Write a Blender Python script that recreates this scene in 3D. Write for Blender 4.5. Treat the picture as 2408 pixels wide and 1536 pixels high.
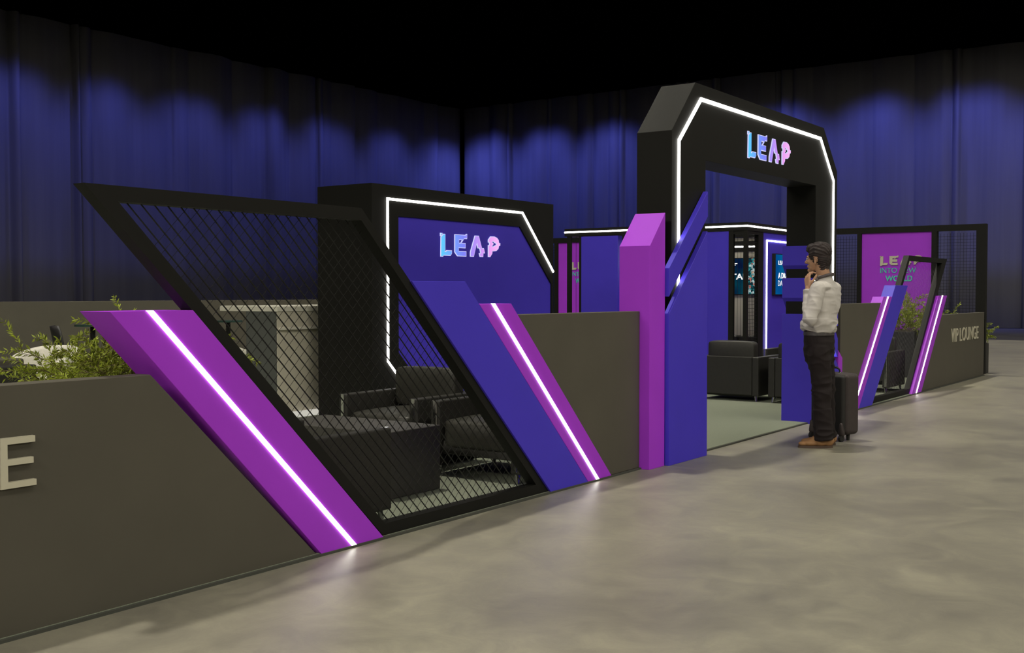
import bpy, bmesh, math, random
from mathutils import Vector, Matrix, noise
from mathutils.geometry import tessellate_polygon

for o in list(bpy.data.objects):
    bpy.data.objects.remove(o)
SC = bpy.context.scene
COL = SC.collection
R = math.radians
# ------------------------------------------------------------------ camera
YAW = 35.2551                                   # heading of the view, degrees from +X (the booth front runs along X)
cam_data = bpy.data.cameras.new('camera')
cam_data.sensor_fit = 'HORIZONTAL'; cam_data.sensor_width = 36.0; cam_data.lens = 38.601
cam_data.clip_start = 0.05; cam_data.clip_end = 300
cam = bpy.data.objects.new('camera', cam_data); COL.objects.link(cam)
cam.location = (0, 0, 1.35)
cam.rotation_euler = (R(90 - 1.7747), 0, R(YAW - 90))
SC.camera = cam
# ------------------------------------------------------------------ world, exposure
SC.view_settings.view_transform = 'Standard'; SC.view_settings.look = 'None'
SC.view_settings.gamma = 1.0; SC.view_settings.use_curve_mapping = False
SC.view_settings.exposure = 0.0
world = bpy.data.worlds.new('world'); SC.world = world; world.use_nodes = True
world.node_tree.nodes['Background'].inputs[0].default_value = (0.0, 0.0, 0.0, 1)
world.node_tree.nodes['Background'].inputs[1].default_value = 0.0

# ------------------------------------------------------------------ hall lamps and added fill lights
def area(name, loc, sx, sy, power, color, rot=(0, 0, 0), spread=180):
    d = bpy.data.lights.new(name, 'AREA'); d.shape = 'RECTANGLE'; d.size = sx; d.size_y = sy
    d.energy = power; d.color = color; d.spread = R(spread)
    o = bpy.data.objects.new(name, d); COL.objects.link(o); o.location = loc; o.rotation_euler = rot
    return o
WARM = (1.0, 0.945, 0.80)
# hall rig just under the black ceiling: one wide soft wash and one directional wash that leans over the booth front
area('hall_wash_light', (9, -1, 10.55), 38, 34, 380, WARM)
for k in range(10):                              # directional rows, all leaning over the booth front
    yk = -12 + 4 * k; xa, xb = -10, min(43, (32 - 0.577 * yk) / 0.8166)
    area('hall_key_light', ((xa + xb) / 2, yk, 10.15), xb - xa, 3.98, (xb - xa) * 4 * 1.8, WARM, rot=(R(-12.7), 0, 0), spread=4)
area('far_floor_fill_light', (30, -8, 10.55), 16, 24, 900, WARM)  # added fill that lifts the floor at the far right
# fill lights added out of view, tipped down to brighten upright faces and drapes
area('front_fill_light', (6, -17, 10.2), 26, 3, 560, WARM, rot=(R(52), 0, 0), spread=78)
area('mid_fill_light', (10, -2.5, 10.4), 22, 2, 330, WARM, rot=(R(42), 0, 0), spread=84)
area('cross_fill_light', (9, 9, 10.3), 2, 14, 230, WARM, rot=(0, R(-48), 0), spread=84)
area('back_fill_light', (8, 7.5, 10.3), 20, 2, 380, WARM, rot=(R(46), 0, 0), spread=84)
area('side_fill_light', (-12, 2, 10.2), 3, 22, 950, WARM, rot=(0, R(-52), 0), spread=78)
def spot(loc, power, rot, cone=112, color=(0.14, 0.17, 1.0)):
    d = bpy.data.lights.new('curtain_spot', 'SPOT'); d.energy = power; d.color = color
    d.spot_size = R(cone); d.spot_blend = 1.0; d.shadow_soft_size = 0.3
    o = bpy.data.objects.new('curtain_spot', d); COL.objects.link(o); o.location = loc; o.rotation_euler = rot
CX, CY = 44.7, 34.95                             # curtain planes
for i, x in enumerate((16.8, 20.4, 24.0, 27.5, 31.3, 35.0, 39.2, 42.8)):
    spot((x, CY - 2.6, 10.2), 330, (R(19), 0, 0), 96)
for i, y in enumerate((2.8, 6.4, 9.9, 13.6, 17.4, 21.6, 25.8, 29.4, 32.8)):
    spot((CX - 2.6, y, 10.5), 560, (0, R(-19), 0), 96)

# ------------------------------------------------------------------ materials
def lin(c):
    return tuple(((v / 255) / 12.92 if v / 255 <= 0.04045 else ((v / 255 + 0.055) / 1.055) ** 2.4) for v in c)
def mat(name, base, rough=0.6, metal=0.0, spec=0.5, var=0.0, scale=8.0, bump=0.0, bscale=60.0, coat=0.0, stretch=None):
    m = bpy.data.materials.new(name); m.use_nodes = True
    nt = m.node_tree; b = nt.nodes['Principled BSDF']
    b.inputs['Roughness'].default_value = rough; b.inputs['Metallic'].default_value = metal
    b.inputs['Specular IOR Level'].default_value = spec; b.inputs['Coat Weight'].default_value = coat
    tc = nt.nodes.new('ShaderNodeTexCoord'); mp = nt.nodes.new('ShaderNodeMapping')
    nt.links.new(tc.outputs['Object'], mp.inputs['Vector'])
    if stretch: mp.inputs['Scale'].default_value = stretch
    n = nt.nodes.new('ShaderNodeTexNoise'); n.inputs['Scale'].default_value = scale; n.inputs['Detail'].default_value = 5
    nt.links.new(mp.outputs[0], n.inputs['Vector'])
    cr = nt.nodes.new('ShaderNodeValToRGB')
    lo = tuple(max(0, v * (1 - var)) for v in base) + (1,); hi = tuple(v * (1 + var) for v in base) + (1,)
    cr.color_ramp.elements[0].color = lo; cr.color_ramp.elements[1].color = hi
    cr.color_ramp.elements[0].position = 0.3; cr.color_ramp.elements[1].position = 0.7
    nt.links.new(n.outputs['Fac'], cr.inputs['Fac']); nt.links.new(cr.outputs[0], b.inputs['Base Color'])
    if bump:
        n2 = nt.nodes.new('ShaderNodeTexNoise'); n2.inputs['Scale'].default_value = bscale; n2.inputs['Detail'].default_value = 3
        nt.links.new(mp.outputs[0], n2.inputs['Vector'])
        bp = nt.nodes.new('ShaderNodeBump'); bp.inputs['Strength'].default_value = bump; bp.inputs['Distance'].default_value = 0.01
        nt.links.new(n2.outputs['Fac'], bp.inputs['Height']); nt.links.new(bp.outputs[0], b.inputs['Normal'])
    return m
def emit(name, color, strength):
    m = bpy.data.materials.new(name); m.use_nodes = True; nt = m.node_tree
    for n in list(nt.nodes): nt.nodes.remove(n)
    e = nt.nodes.new('ShaderNodeEmission'); e.inputs[0].default_value = tuple(color) + (1,); e.inputs[1].default_value = strength
    out = nt.nodes.new('ShaderNodeOutputMaterial'); nt.links.new(e.outputs[0], out.inputs[0])
    return m
def emit_ramp(name, stops, strength, axis=0, size=1.0, origin=0.0):
    """emission with a colour ramp along one object axis"""
    m = emit(name, (1, 1, 1), strength); nt = m.node_tree; e = [n for n in nt.nodes if n.type == 'EMISSION'][0]
    tc = nt.nodes.new('ShaderNodeTexCoord'); sx = nt.nodes.new('ShaderNodeSeparateXYZ'); nt.links.new(tc.outputs['Object'], sx.inputs[0])
    mr = nt.nodes.new('ShaderNodeMapRange'); mr.inputs[1].default_value = origin; mr.inputs[2].default_value = origin + size
    nt.links.new(sx.outputs[axis], mr.inputs[0]); cr = nt.nodes.new('ShaderNodeValToRGB')
    els = cr.color_ramp.elements
    while len(els) < len(stops): els.new(0.5)
    for el, (p, c) in zip(els, stops): el.position = p; el.color = tuple(lin(c)) + (1,)
    nt.links.new(mr.outputs[0], cr.inputs[0]); nt.links.new(cr.outputs[0], e.inputs[0])
    return m
M = {}
M['purple'] = mat('purple_laminate', (0.37, 0.040, 0.66), 0.5, var=0.03, scale=3, spec=0.22)
M['blue'] = mat('blue_laminate', (0.062, 0.040, 0.55), 0.5, var=0.03, scale=3, spec=0.22)
M['grey'] = mat('dark_grey_laminate', (0.082, 0.075, 0.058), 0.6, var=0.05, scale=2.5, spec=0.3)
M['black'] = mat('black_laminate', (0.0072, 0.007, 0.0058), 0.6, var=0.08, scale=4, spec=0.2)
M['wire'] = mat('black_wire', (0.008, 0.008, 0.0075), 0.5, spec=0.3)
M['led'] = emit('warm_white_led', (1.0, 0.97, 0.90), 8.5)
M['leather'] = mat('charcoal_leather', (0.026, 0.025, 0.020), 0.42, var=0.12, scale=30, bump=0.15, bscale=220, spec=0.4)
M['leather_seam'] = mat('charcoal_leather_arm', (0.022, 0.021, 0.018), 0.5, var=0.1, scale=30, bump=0.12, bscale=220, spec=0.35)
M['chrome'] = mat('chrome', (0.62, 0.62, 0.64), 0.16, metal=1.0)
M['table'] = mat('dark_table_laminate', (0.045, 0.042, 0.037), 0.55, var=0.08, scale=6)
M['white_fabric'] = mat('white_boucle_fabric', (0.62, 0.60, 0.53), 0.85, var=0.06, scale=40, bump=0.4, bscale=160)
M['counter'] = mat('light_grey_counter', (0.50, 0.47, 0.385), 0.5, var=0.05, scale=4)
M['counter_pale'] = mat('pale_counter_trim', (0.62, 0.60, 0.52), 0.45, var=0.03, scale=4)
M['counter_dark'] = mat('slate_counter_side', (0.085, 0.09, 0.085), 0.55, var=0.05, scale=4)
M['plinth_glow'] = emit('plinth_painted_glow', (1.0, 0.96, 0.84), 0.55)  # glow put into the kick board colour so the shaded strip reads bright
M['green_glass'] = mat('dark_green_glass_top', (0.03, 0.06, 0.05), 0.15, var=0.05)
M['planter'] = mat('black_planter', (0.014, 0.013, 0.014), 0.5, var=0.08, scale=10)
M['soil'] = mat('planter_soil', (0.03, 0.022, 0.013), 0.95, var=0.3, scale=60, bump=0.5)
M['leaf'] = mat('yellow_green_leaf', (0.25, 0.30, 0.03), 0.5, var=0.55, scale=14, spec=0.3)
M['stem'] = mat('woody_stem', (0.13, 0.10, 0.05), 0.8, var=0.25, scale=40)
M['letter_beige'] = mat('beige_letter', (0.52, 0.49, 0.38), 0.5, var=0.02)
M['letter_teal'] = mat('teal_letter', (0.075, 0.60, 0.47), 0.5, var=0.02)
M['acrylic'] = emit('white_backlit_acrylic', lin((215, 215, 255)), 1.0)
M['lettering'] = emit_ramp('logo_gradient', [(0.0, (96, 208, 255)), (0.17, (118, 165, 255)), (0.36, (128, 135, 250)), (0.62, (196, 150, 250)), (0.8, (235, 160, 245)), (1.0, (255, 190, 250))], 1.0, axis=0, size=4.5)

# ------------------------------------------------------------------ builders
def tag(o, label, cat=None, group=None, kind=None):
    if label: o['label'] = label
    if cat: o['category'] = cat
    if group: o['group'] = group
    if kind: o['kind'] = kind
    return o
def empty(name, loc=(0, 0, 0), rz=0, label=None, cat=None, group=None):
    o = bpy.data.objects.new(name, None); COL.objects.link(o); o.location = loc; o.rotation_euler = (0, 0, rz)
    o.empty_display_size = 0.1
    return tag(o, label, cat, group)
def mesh_obj(name, verts, faces, m, parent=None, smooth=False, loc=None):
    me = bpy.data.meshes.new(name); me.from_pydata([tuple(v) for v in verts], [], faces); me.validate()
    if m: me.materials.append(m)
    o = bpy.data.objects.new(name, me); COL.objects.link(o)
    if parent: o.parent = parent
    if loc: o.location = loc
    if smooth:
        for p in me.polygons: p.use_smooth = True
    me.update()
    return o
def fix_normals(me):
    bm = bmesh.new(); bm.from_mesh(me); bmesh.ops.recalc_face_normals(bm, faces=bm.faces); bm.to_mesh(me); bm.free()
class MB:
    """collects shapes into one mesh"""
    def __init__(s): s.v = []; s.f = []
    def add(s, vs, fs):
        k = len(s.v); s.v += [tuple(v) for v in vs]; s.f += [tuple(i + k for i in f) for f in fs]; return s
    def box(s, x0, x1, y0, y1, z0, z1):
        return s.add([(x0, y0, z0), (x1, y0, z0), (x1, y1, z0), (x0, y1, z0), (x0, y0, z1), (x1, y0, z1), (x1, y1, z1), (x0, y1, z1)],
                     [(0, 3, 2, 1), (4, 5, 6, 7), (0, 1, 5, 4), (1, 2, 6, 5), (2, 3, 7, 6), (3, 0, 4, 7)])
    def prism(s, pts, y0, y1, holes=()):
        """polygon in (x, z), extruded from y0 to y1 along Y"""
        loops = [list(pts)] + [list(h) for h in holes]
        flat = [p for l in loops for p in l]; n = len(flat)
        tris = tessellate_polygon([[Vector((p[0], p[1], 0)) for p in l] for l in loops])
        vs = [(p[0], y0, p[1]) for p in flat] + [(p[0], y1, p[1]) for p in flat]
        fs = [tuple(t) for t in tris] + [tuple(i + n for i in reversed(t)) for t in tris]
        k = 0
        for l in loops:
            m_ = len(l)
            for i in range(m_):
                a, b = k + i, k + (i + 1) % m_
                fs.append((a, b, b + n, a + n))
            k += m_
        return s.add(vs, fs)
    def bar(s, p, q, hw, hd, up=(0, 1, 0)):
        """square bar p->q; hd half size along 'up', hw across"""
        p = Vector(p); q = Vector(q); d = (q - p).normalized(); u = Vector(up); c = d.cross(u).normalized(); u = c.cross(d).normalized()
        vs = []
        for e in (p, q):
            for sx, sy in ((-1, -1), (1, -1), (1, 1), (-1, 1)): vs.append(e + c * hw * sx + u * hd * sy)
        return s.add(vs, [(0, 1, 2, 3), (7, 6, 5, 4), (0, 4, 5, 1), (1, 5, 6, 2), (2, 6, 7, 3), (3, 7, 4, 0)])
    def tube(s, pts, radii, seg=8, cap=True):
        pts = [Vector(p) for p in pts]; k = len(s.v); n = len(pts)
        if not isinstance(radii, (list, tuple)): radii = [radii] * n
        ref = Vector((0.31, 0.17, 0.93)).normalized()
        for i, p in enumerate(pts):
            d = (pts[min(i + 1, n - 1)] - pts[max(i - 1, 0)]).normalized()
            a = d.cross(ref)
            if a.length < 0.15: a = d.cross(Vector((1, 0, 0)))
            a.normalize(); b = d.cross(a)
            for j in range(seg):
                t = 2 * math.pi * j / seg; s.v.append(tuple(p + (a * math.cos(t) + b * math.sin(t)) * radii[i]))
        for i in range(n - 1):
            for j in range(seg):
                a0 = k + i * seg + j; a1 = k + i * seg + (j + 1) % seg
                s.f.append((a0, a1, a1 + seg, a0 + seg))
        if cap:
            s.f.append(tuple(k + j for j in reversed(range(seg)))); s.f.append(tuple(k + (n - 1) * seg + j for j in range(seg)))
        return s
    def ellipsoid(s, c, r, rz=0.0, nu=20, nv=12):
        c = Vector(c); k = len(s.v); rot = Matrix.Rotation(rz, 3, 'Z')
        s.v.append(tuple(c + Vector((0, 0, -r[2]))))
        for i in range(1, nv):
            ph = -math.pi / 2 + math.pi * i / nv
            for j in range(nu):
                t = 2 * math.pi * j / nu
                s.v.append(tuple(c + rot @ Vector((r[0] * math.cos(ph) * math.cos(t), r[1] * math.cos(ph) * math.sin(t), r[2] * math.sin(ph)))))
        s.v.append(tuple(c + Vector((0, 0, r[2])))); top = len(s.v) - 1
        for j in range(nu): s.f.append((k, k + 1 + (j + 1) % nu, k + 1 + j))
        for i in range(nv - 2):
            for j in range(nu):
                a = k + 1 + i * nu + j; b = k + 1 + i * nu + (j + 1) % nu
                s.f.append((a, b, b + nu, a + nu))
        for j in range(nu): s.f.append((top, top - nu + j, top - nu + (j + 1) % nu))
        return s
    def capsule(s, p, r0, q, r1, seg=14):
        p = Vector(p); q = Vector(q); d = (q - p); L = d.length; d.normalize(); pts = []; rr = []
        for i in range(5):
            t = math.pi / 2 * (1 - i / 4); pts.append(p - d * r0 * math.sin(t)); rr.append(max(1e-4, r0 * math.cos(t)))
        for i in range(5):
            t = math.pi / 2 * i / 4; pts.append(q + d * r1 * math.sin(t)); rr.append(max(1e-4, r1 * math.cos(t)))
        return s.tube(pts, rr, seg)
    def build(s, name, m, parent=None, smooth=False, bevel=0.0, seg=2, loc=None, weld=True):
        me = bpy.data.meshes.new(name); me.from_pydata(s.v, [], s.f); me.validate()
        if bevel or weld:
            bm = bmesh.new(); bm.from_mesh(me)
            bmesh.ops.recalc_face_normals(bm, faces=bm.faces)
            if bevel:
                es = [e for e in bm.edges if len(e.link_faces) == 2 and e.calc_face_angle(0) > 0.5]
                bmesh.ops.bevel(bm, geom=es, offset=bevel, segments=seg, profile=0.5, affect='EDGES', clamp_overlap=True)
            bm.to_mesh(me); bm.free()
        me.materials.append(m)
        if smooth:
            for p in me.polygons: p.use_smooth = True
        o = bpy.data.objects.new(name, me); COL.objects.link(o)
        if parent: o.parent = parent
        if loc: o.location = loc
        return o
def box(name, x0, x1, y0, y1, z0, z1, m, parent=None, bevel=0.0, seg=2, smooth=False):
    return MB().box(x0, x1, y0, y1, z0, z1).build(name, m, parent, bevel=bevel, seg=seg, smooth=smooth)
def copy_tree(o, parent=None):
    c = o.copy(); COL.objects.link(c); c.parent = parent
    for ch in [x for x in bpy.data.objects if x.parent == o]: copy_tree(ch, c)
    return c
def clip_seg(p, q, poly):
    """clip 2-D segment to convex polygon"""
    (x0, y0), (x1, y1) = p, q; t0, t1 = 0.0, 1.0; n = len(poly)
    ar = sum(poly[i][0] * poly[(i + 1) % n][1] - poly[(i + 1) % n][0] * poly[i][1] for i in range(n)); sg = 1 if ar > 0 else -1
    for i in range(n):
        ax, ay = poly[i]; bx, by = poly[(i + 1) % n]
        nx, ny = -(by - ay) * sg, (bx - ax) * sg
        d0 = (x0 - ax) * nx + (y0 - ay) * ny; d1 = (x1 - ax) * nx + (y1 - ay) * ny
        if d0 < 0 and d1 < 0: return None
        if d0 < 0: t0 = max(t0, d0 / (d0 - d1))
        elif d1 < 0: t1 = min(t1, d0 / (d0 - d1))
    if t0 >= t1: return None
    f = lambda t: (x0 + (x1 - x0) * t, y0 + (y1 - y0) * t)
    return f(t0), f(t1)
def led_path(pts, y, parent, w=0.0125, proud=0.010, name='led_strip'):
    """light strip along (x, z) points on a face at y, mitred"""
    n = len(pts); P = [Vector((a, b)) for a, b in pts]; L = []; Rr = []
    for i in range(n):
        d0 = (P[i] - P[i - 1]).normalized() if i else None; d1 = (P[i + 1] - P[i]).normalized() if i < n - 1 else None
        d = (d0 + d1).normalized() if d0 and d1 else (d0 or d1)
        nn = Vector((-d.y, d.x)); k = 1 / max(0.3, nn.dot(Vector((-d1.y, d1.x)))) if d0 and d1 else 1
        L.append(P[i] + nn * w * k); Rr.append(P[i] - nn * w * k)
    mb = MB()
    for i in range(n - 1):
        mb.prism([tuple(L[i]), tuple(L[i + 1]), tuple(Rr[i + 1]), tuple(Rr[i])], y - proud, y + 0.004)
    return mb.build(name, M['led'], parent, weld=False)
def led_slant(xb, xt, z1, y, parent, w=0.0165, proud=0.005):
    """straight strip leaning across a slab from the floor to its top edge"""
    return MB().prism([(xb - w, 0.0), (xb + w, 0.0), (xt + w, z1 + 0.001), (xt - w, z1 + 0.001)], y - proud, y + 0.004).build('led_strip', M['led'], parent, weld=False)
def offset_poly(pts, d):
    n = len(pts); ar = sum(pts[i][0] * pts[(i + 1) % n][1] - pts[(i + 1) % n][0] * pts[i][1] for i in range(n)); sg = 1 if ar > 0 else -1
    out = []
    for i in range(n):
        p0, p1, p2 = Vector(pts[i - 1]), Vector(pts[i]), Vector(pts[(i + 1) % n])
        a = (p1 - p0).normalized(); b = (p2 - p1).normalized()
        na = Vector((-a.y, a.x)) * sg; nb = Vector((-b.y, b.x)) * sg
        m_ = (na + nb); 
        if m_.length < 1e-3: m_ = na
        m_.normalize(); k = d / max(0.45, m_.dot(na)); out.append(tuple(p1 + m_ * k))
    return out
LOGO = {
 'l': [[[(0.184,1.0),(0.32,1.0),(0.32,0.264),(0.292,0.218),(0.356,0.218),(0.412,0.274),(0.8,0.274),(0.8,0.136),(0.696,0.028),(0.192,0.028),(0.164,-0.026),(-0.008,-0.026),(0.012,0.868)]],
       [[(-0.028,1.032),(0.136,1.03),(0.0,0.89),(-0.03,0.89)]]],
 'e': [[[(1.004,1.015),(1.82,1.015),(1.868,1.068),(1.928,1.07),(1.92,0.83),(1.70,0.828),(1.512,0.636),(1.806,0.636),(1.806,0.40),(1.296,0.40),(1.296,0.264),(1.864,0.264),(1.864,0.022),(1.208,0.022),(1.0,0.204)],
        [(1.324,0.768),(1.56,0.768),(1.45,0.636),(1.324,0.636)]]],
 'a': [[[(2.52,1.018),(2.82,1.018),(3.06,0.45),(3.212,0.45),(3.304,0.21),(3.172,0.21),(3.156,0.034),(2.916,0.034),(2.844,0.21),(2.964,0.224),(2.888,0.43),(2.752,0.43),(2.664,0.66),(2.432,0.028),(2.168,0.028),(2.168,0.24)]]],
 'p': [[[(3.748,1.03),(4.044,1.036),(4.264,0.985),(4.392,0.884),(4.43,0.74),(4.53,0.74),(4.52,0.608),(4.43,0.6),(4.376,0.456),(4.2,0.348),(3.888,0.32),(3.888,0.228),(3.716,0.046),(3.56,0.046),(3.56,0.61),(3.652,0.616),(3.652,0.728),(3.56,0.732),(3.56,0.868)],
        [(3.872,0.772),(4.012,0.78),(4.092,0.724),(4.2,0.708),(4.2,0.636),(4.092,0.612),(3.996,0.556),(3.872,0.564),(3.888,0.6),(3.948,0.612),(3.976,0.72),(3.88,0.744)]]]}
def logo(parent, unit, face, depth=0.03, lit=True, border=0.028, m=None):
    """four logo letters; local frame of parent: x along the wall, -y out of the wall, z up; face = (x, y, z) of lower left"""
    for ch in 'leap':
        mb = MB(); fb = MB()
        for loops in LOGO[ch]:
            mb.prism(loops[0], 0, depth / unit, loops[1:])
            if lit: fb.prism(offset_poly(loops[0], border), -0.012, 0.0, [offset_poly(h, -border) for h in loops[1:]])
        o = mb.build('letter', M['acrylic'] if lit else m, parent, weld=False)
        o.location = (face[0], face[1] - depth, face[2]); o.scale = (unit, unit, unit)
        if lit: fb.build('letter_face', M['lettering'], o, weld=False)
def text_letters(parent, body, m, loc, width, height, depth=0.012, offset=0.0, name='letter'):
    """raised letters, x along the wall, -y out of the wall; scaled to width x height; each letter a mesh of its own"""
    cu = bpy.data.curves.new('txt', 'FONT'); cu.body = body; cu.size = 1; cu.extrude = 0.5; cu.offset = offset; cu.resolution_u = 6
    to = bpy.data.objects.new('txt', cu); COL.objects.link(to)
    dg = bpy.context.evaluated_depsgraph_get(); me = bpy.data.meshes.new_from_object(to.evaluated_get(dg))
    bpy.data.objects.remove(to); bpy.data.curves.remove(cu)
    bm = bmesh.new(); bm.from_mesh(me); bmesh.ops.remove_doubles(bm, verts=bm.verts, dist=1e-5); bm.verts.ensure_lookup_table()
    xs = [v.co.x for v in bm.verts]; ys = [v.co.y for v in bm.verts]; x0, x1, y0, y1 = min(xs), max(xs), min(ys), max(ys)
    seen = set(); out = []
    for v in bm.verts:
        if v.index in seen: continue
        st = [v]; isl = []; seen.add(v.index)
        while st:
            a = st.pop(); isl.append(a)
            for e in a.link_edges:
                b = e.other_vert(a)
                if b.index not in seen: seen.add(b.index); st.append(b)
        out.append(isl)
    out.sort(key=lambda isl: min(v.co.x for v in isl))
    for isl in out:
        ix = {v.index: i for i, v in enumerate(isl)}
        vs = [((v.co.x - x0) / (x1 - x0) * width, (-0.5 - v.co.z) * depth, (v.co.y - y0) / (y1 - y0) * height) for v in isl]
        fs = {f for v in isl for f in v.link_faces}
        mesh_obj(name, vs, [tuple(ix[v.index] for v in f.verts) for f in fs], m, parent, loc=loc)
    bm.free(); bpy.data.meshes.remove(me)
def remesh(mb, voxel, name, m, parent, smooth_it=2, disp=None):
    tmp = mb.build('tmp', m, None, weld=False)
    md = tmp.modifiers.new('r', 'REMESH'); md.mode = 'VOXEL'; md.voxel_size = voxel; md.use_smooth_shade = True
    if smooth_it:
        sm = tmp.modifiers.new('s', 'SMOOTH'); sm.factor = 0.6; sm.iterations = smooth_it
    dg = bpy.context.evaluated_depsgraph_get(); dg.update()
    me = bpy.data.meshes.new_from_object(tmp.evaluated_get(dg)); bpy.data.objects.remove(tmp)
    if disp:
        ns = [v.normal.copy() for v in me.vertices]
        for v, n in zip(me.vertices, ns): v.co += n * disp(v.co)
    me.name = name; me.materials.clear(); me.materials.append(m)
    for p in me.polygons: p.use_smooth = True
    o = bpy.data.objects.new(name, me); COL.objects.link(o)
    if parent: o.parent = parent
    return o

# ================================================================== THE HALL
def floor_material():
    m = bpy.data.materials.new('polished_concrete'); m.use_nodes = True; nt = m.node_tree; b = nt.nodes['Principled BSDF']
    tc = nt.nodes.new('ShaderNodeTexCoord')
    def nz(scale, detail, rough=0.5, st=None, dist=0.0):
        mp = nt.nodes.new('ShaderNodeMapping'); nt.links.new(tc.outputs['Object'], mp.inputs[0])
        if st: mp.inputs['Scale'].default_value = st
        mp.inputs['Rotation'].default_value = (0, 0, 0.5)
        n = nt.nodes.new('ShaderNodeTexNoise'); n.inputs['Scale'].default_value = scale; n.inputs['Detail'].default_value = detail
        n.inputs['Roughness'].default_value = rough; n.inputs['Distortion'].default_value = dist
        nt.links.new(mp.outputs[0], n.inputs['Vector']); return n
    big = nz(0.9, 5, 0.6, None, 0.8); mid = nz(3.4, 9, 0.72, None, 1.6); fine = nz(70, 4, 0.65)
    cr = nt.nodes.new('ShaderNodeValToRGB'); nt.links.new(big.outputs['Fac'], cr.inputs[0])
    cr.color_ramp.elements[0].position = 0.32; cr.color_ramp.elements[1].position = 0.68
    cr.color_ramp.elements[0].color = (0.172, 0.160, 0.130, 1); cr.color_ramp.elements[1].color = (0.262, 0.247, 0.188, 1)
    cr2 = nt.nodes.new('ShaderNodeValToRGB'); nt.links.new(mid.outputs['Fac'], cr2.inputs[0])
    cr2.color_ramp.elements[0].position = 0.34; cr2.color_ramp.elements[1].position = 0.68
    cr2.color_ramp.elements[0].color = (0.80, 0.80, 0.82, 1); cr2.color_ramp.elements[1].color = (1.14, 1.14, 1.12, 1)
    mx = nt.nodes.new('ShaderNodeMix'); mx.data_type = 'RGBA'; mx.blend_type = 'MULTIPLY'; mx.inputs[0].default_value = 1
    nt.links.new(cr.outputs[0], mx.inputs[6]); nt.links.new(cr2.outputs[0], mx.inputs[7])
    mr = nt.nodes.new('ShaderNodeMapRange'); nt.links.new(fine.outputs['Fac'], mr.inputs[0]); mr.inputs[3].default_value = 0.94; mr.inputs[4].default_value = 1.06
    mx2 = nt.nodes.new('ShaderNodeMix'); mx2.data_type = 'RGBA'; mx2.blend_type = 'MULTIPLY'; mx2.inputs[0].default_value = 1
    nt.links.new(mx.outputs[2], mx2.inputs[6]); nt.links.new(mr.outputs[0], mx2.inputs[7]); nt.links.new(mx2.outputs[2], b.inputs['Base Color'])
    rr = nt.nodes.new('ShaderNodeMapRange'); nt.links.new(mid.outputs['Fac'], rr.inputs[0]); rr.inputs[3].default_value = 0.34; rr.inputs[4].default_value = 0.52
    nt.links.new(rr.outputs[0], b.inputs['Roughness']); b.inputs['Specular IOR Level'].default_value = 0.45
    bp = nt.nodes.new('ShaderNodeBump'); bp.inputs['Strength'].default_value = 0.06; bp.inputs['Distance'].default_value = 0.01
    nt.links.new(mid.outputs['Fac'], bp.inputs['Height']); nt.links.new(bp.outputs[0], b.inputs['Normal'])
    return m
M['floor'] = floor_material()
M['ceiling'] = mat('black_void_ceiling', (0.001, 0.001, 0.001), 1.0, spec=0.0)
M['carpet'] = mat('grey_green_carpet', (0.215, 0.235, 0.18), 0.95, var=0.30, scale=190, bump=0.5, bscale=260, spec=0.1)
M['carpet_edge'] = mat('carpet_edge_trim', (0.05, 0.052, 0.042), 0.8, var=0.1)
M['curtain'] = mat('heavy_drape_fabric', (0.30, 0.295, 0.33), 0.9, var=0.08, scale=1.2, spec=0.1, stretch=(3, 3, 0.1))
tag(box('floor', -14, 46, -26, 36.5, -0.2, 0.0, M['floor']), 'mottled polished concrete hall floor running under the whole stand', 'floor', kind='structure')
tag(box('ceiling', -14, 46, -26, 36.5, 10.72, 10.9, M['ceiling']), 'black unlit ceiling void above the hall', 'ceiling', kind='structure')

def curtain(name, p0, p1, z1, seed, label):
    """floor-length drape between two ground points, folds of uneven width; folds bulge to the left of p0->p1 reversed"""
    rnd = random.Random(seed); p0 = Vector(p0); p1 = Vector(p1); L = (p1 - p0).length; d = (p1 - p0) / L; n = Vector((-d.y, d.x, 0))
    cuts = [0.0]; 
    while cuts[-1] < L: cuts.append(cuts[-1] + rnd.choice([0.3, 0.5, 0.9, 1.3, 1.9, 2.4, 3.0]) * rnd.uniform(0.8, 1.25))
    amp = [rnd.uniform(0.06, 0.34) for _ in cuts]; skew = [rnd.choice([0.25, 0.5, 0.8]) for _ in cuts]
    prof = []; u = 0.0; i = 0; step = 0.035
    while u <= L:
        while cuts[i + 1] < u: i += 1
        t = (u - cuts[i]) / (cuts[i + 1] - cuts[i]); s = skew[i]
        t2 = t * 0.5 / s if t < s else 0.5 + (t - s) * 0.5 / (1 - s)
        h = amp[i] * math.sin(math.pi * t2) ** 0.8 + 0.022 * math.sin(u * 4.1) + 0.006 * math.sin(u * 11.7 + 1)
        prof.append((u, h)); u += step
    vs = []; fs = []; rows = (0.015, z1 * 0.25, z1 * 0.5, z1 * 0.75, z1); k = len(prof)
    for r, z in enumerate(rows):
        g = 1.12 - 0.2 * r / (len(rows) - 1)
        for u, h in prof: q = p0 + d * u + n * h * g; vs.append((q.x, q.y, z))
    for r in range(len(rows) - 1):
        for j in range(k - 1): a = r * k + j; fs.append((a, a + 1, a + 1 + k, a + k))
    o = mesh_obj(name, vs, fs, M['curtain'], smooth=True)
    md = o.modifiers.new('thickness', 'SOLIDIFY'); md.thickness = 0.01; md.offset = 0
    return tag(o, label, 'curtain', 'floor to ceiling drapes around the hall')
curtain('stage_curtain', (CX, CY, 0), (-14, CY, 0), 10.7, 5, 'long blue lit drape behind the stand filling the left half of the background')
curtain('stage_curtain', (CX, -25, 0), (CX, CY - 0.45, 0), 10.7, 11, 'bright blue lit drape closing the right end of the hall behind the arch')

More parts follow.
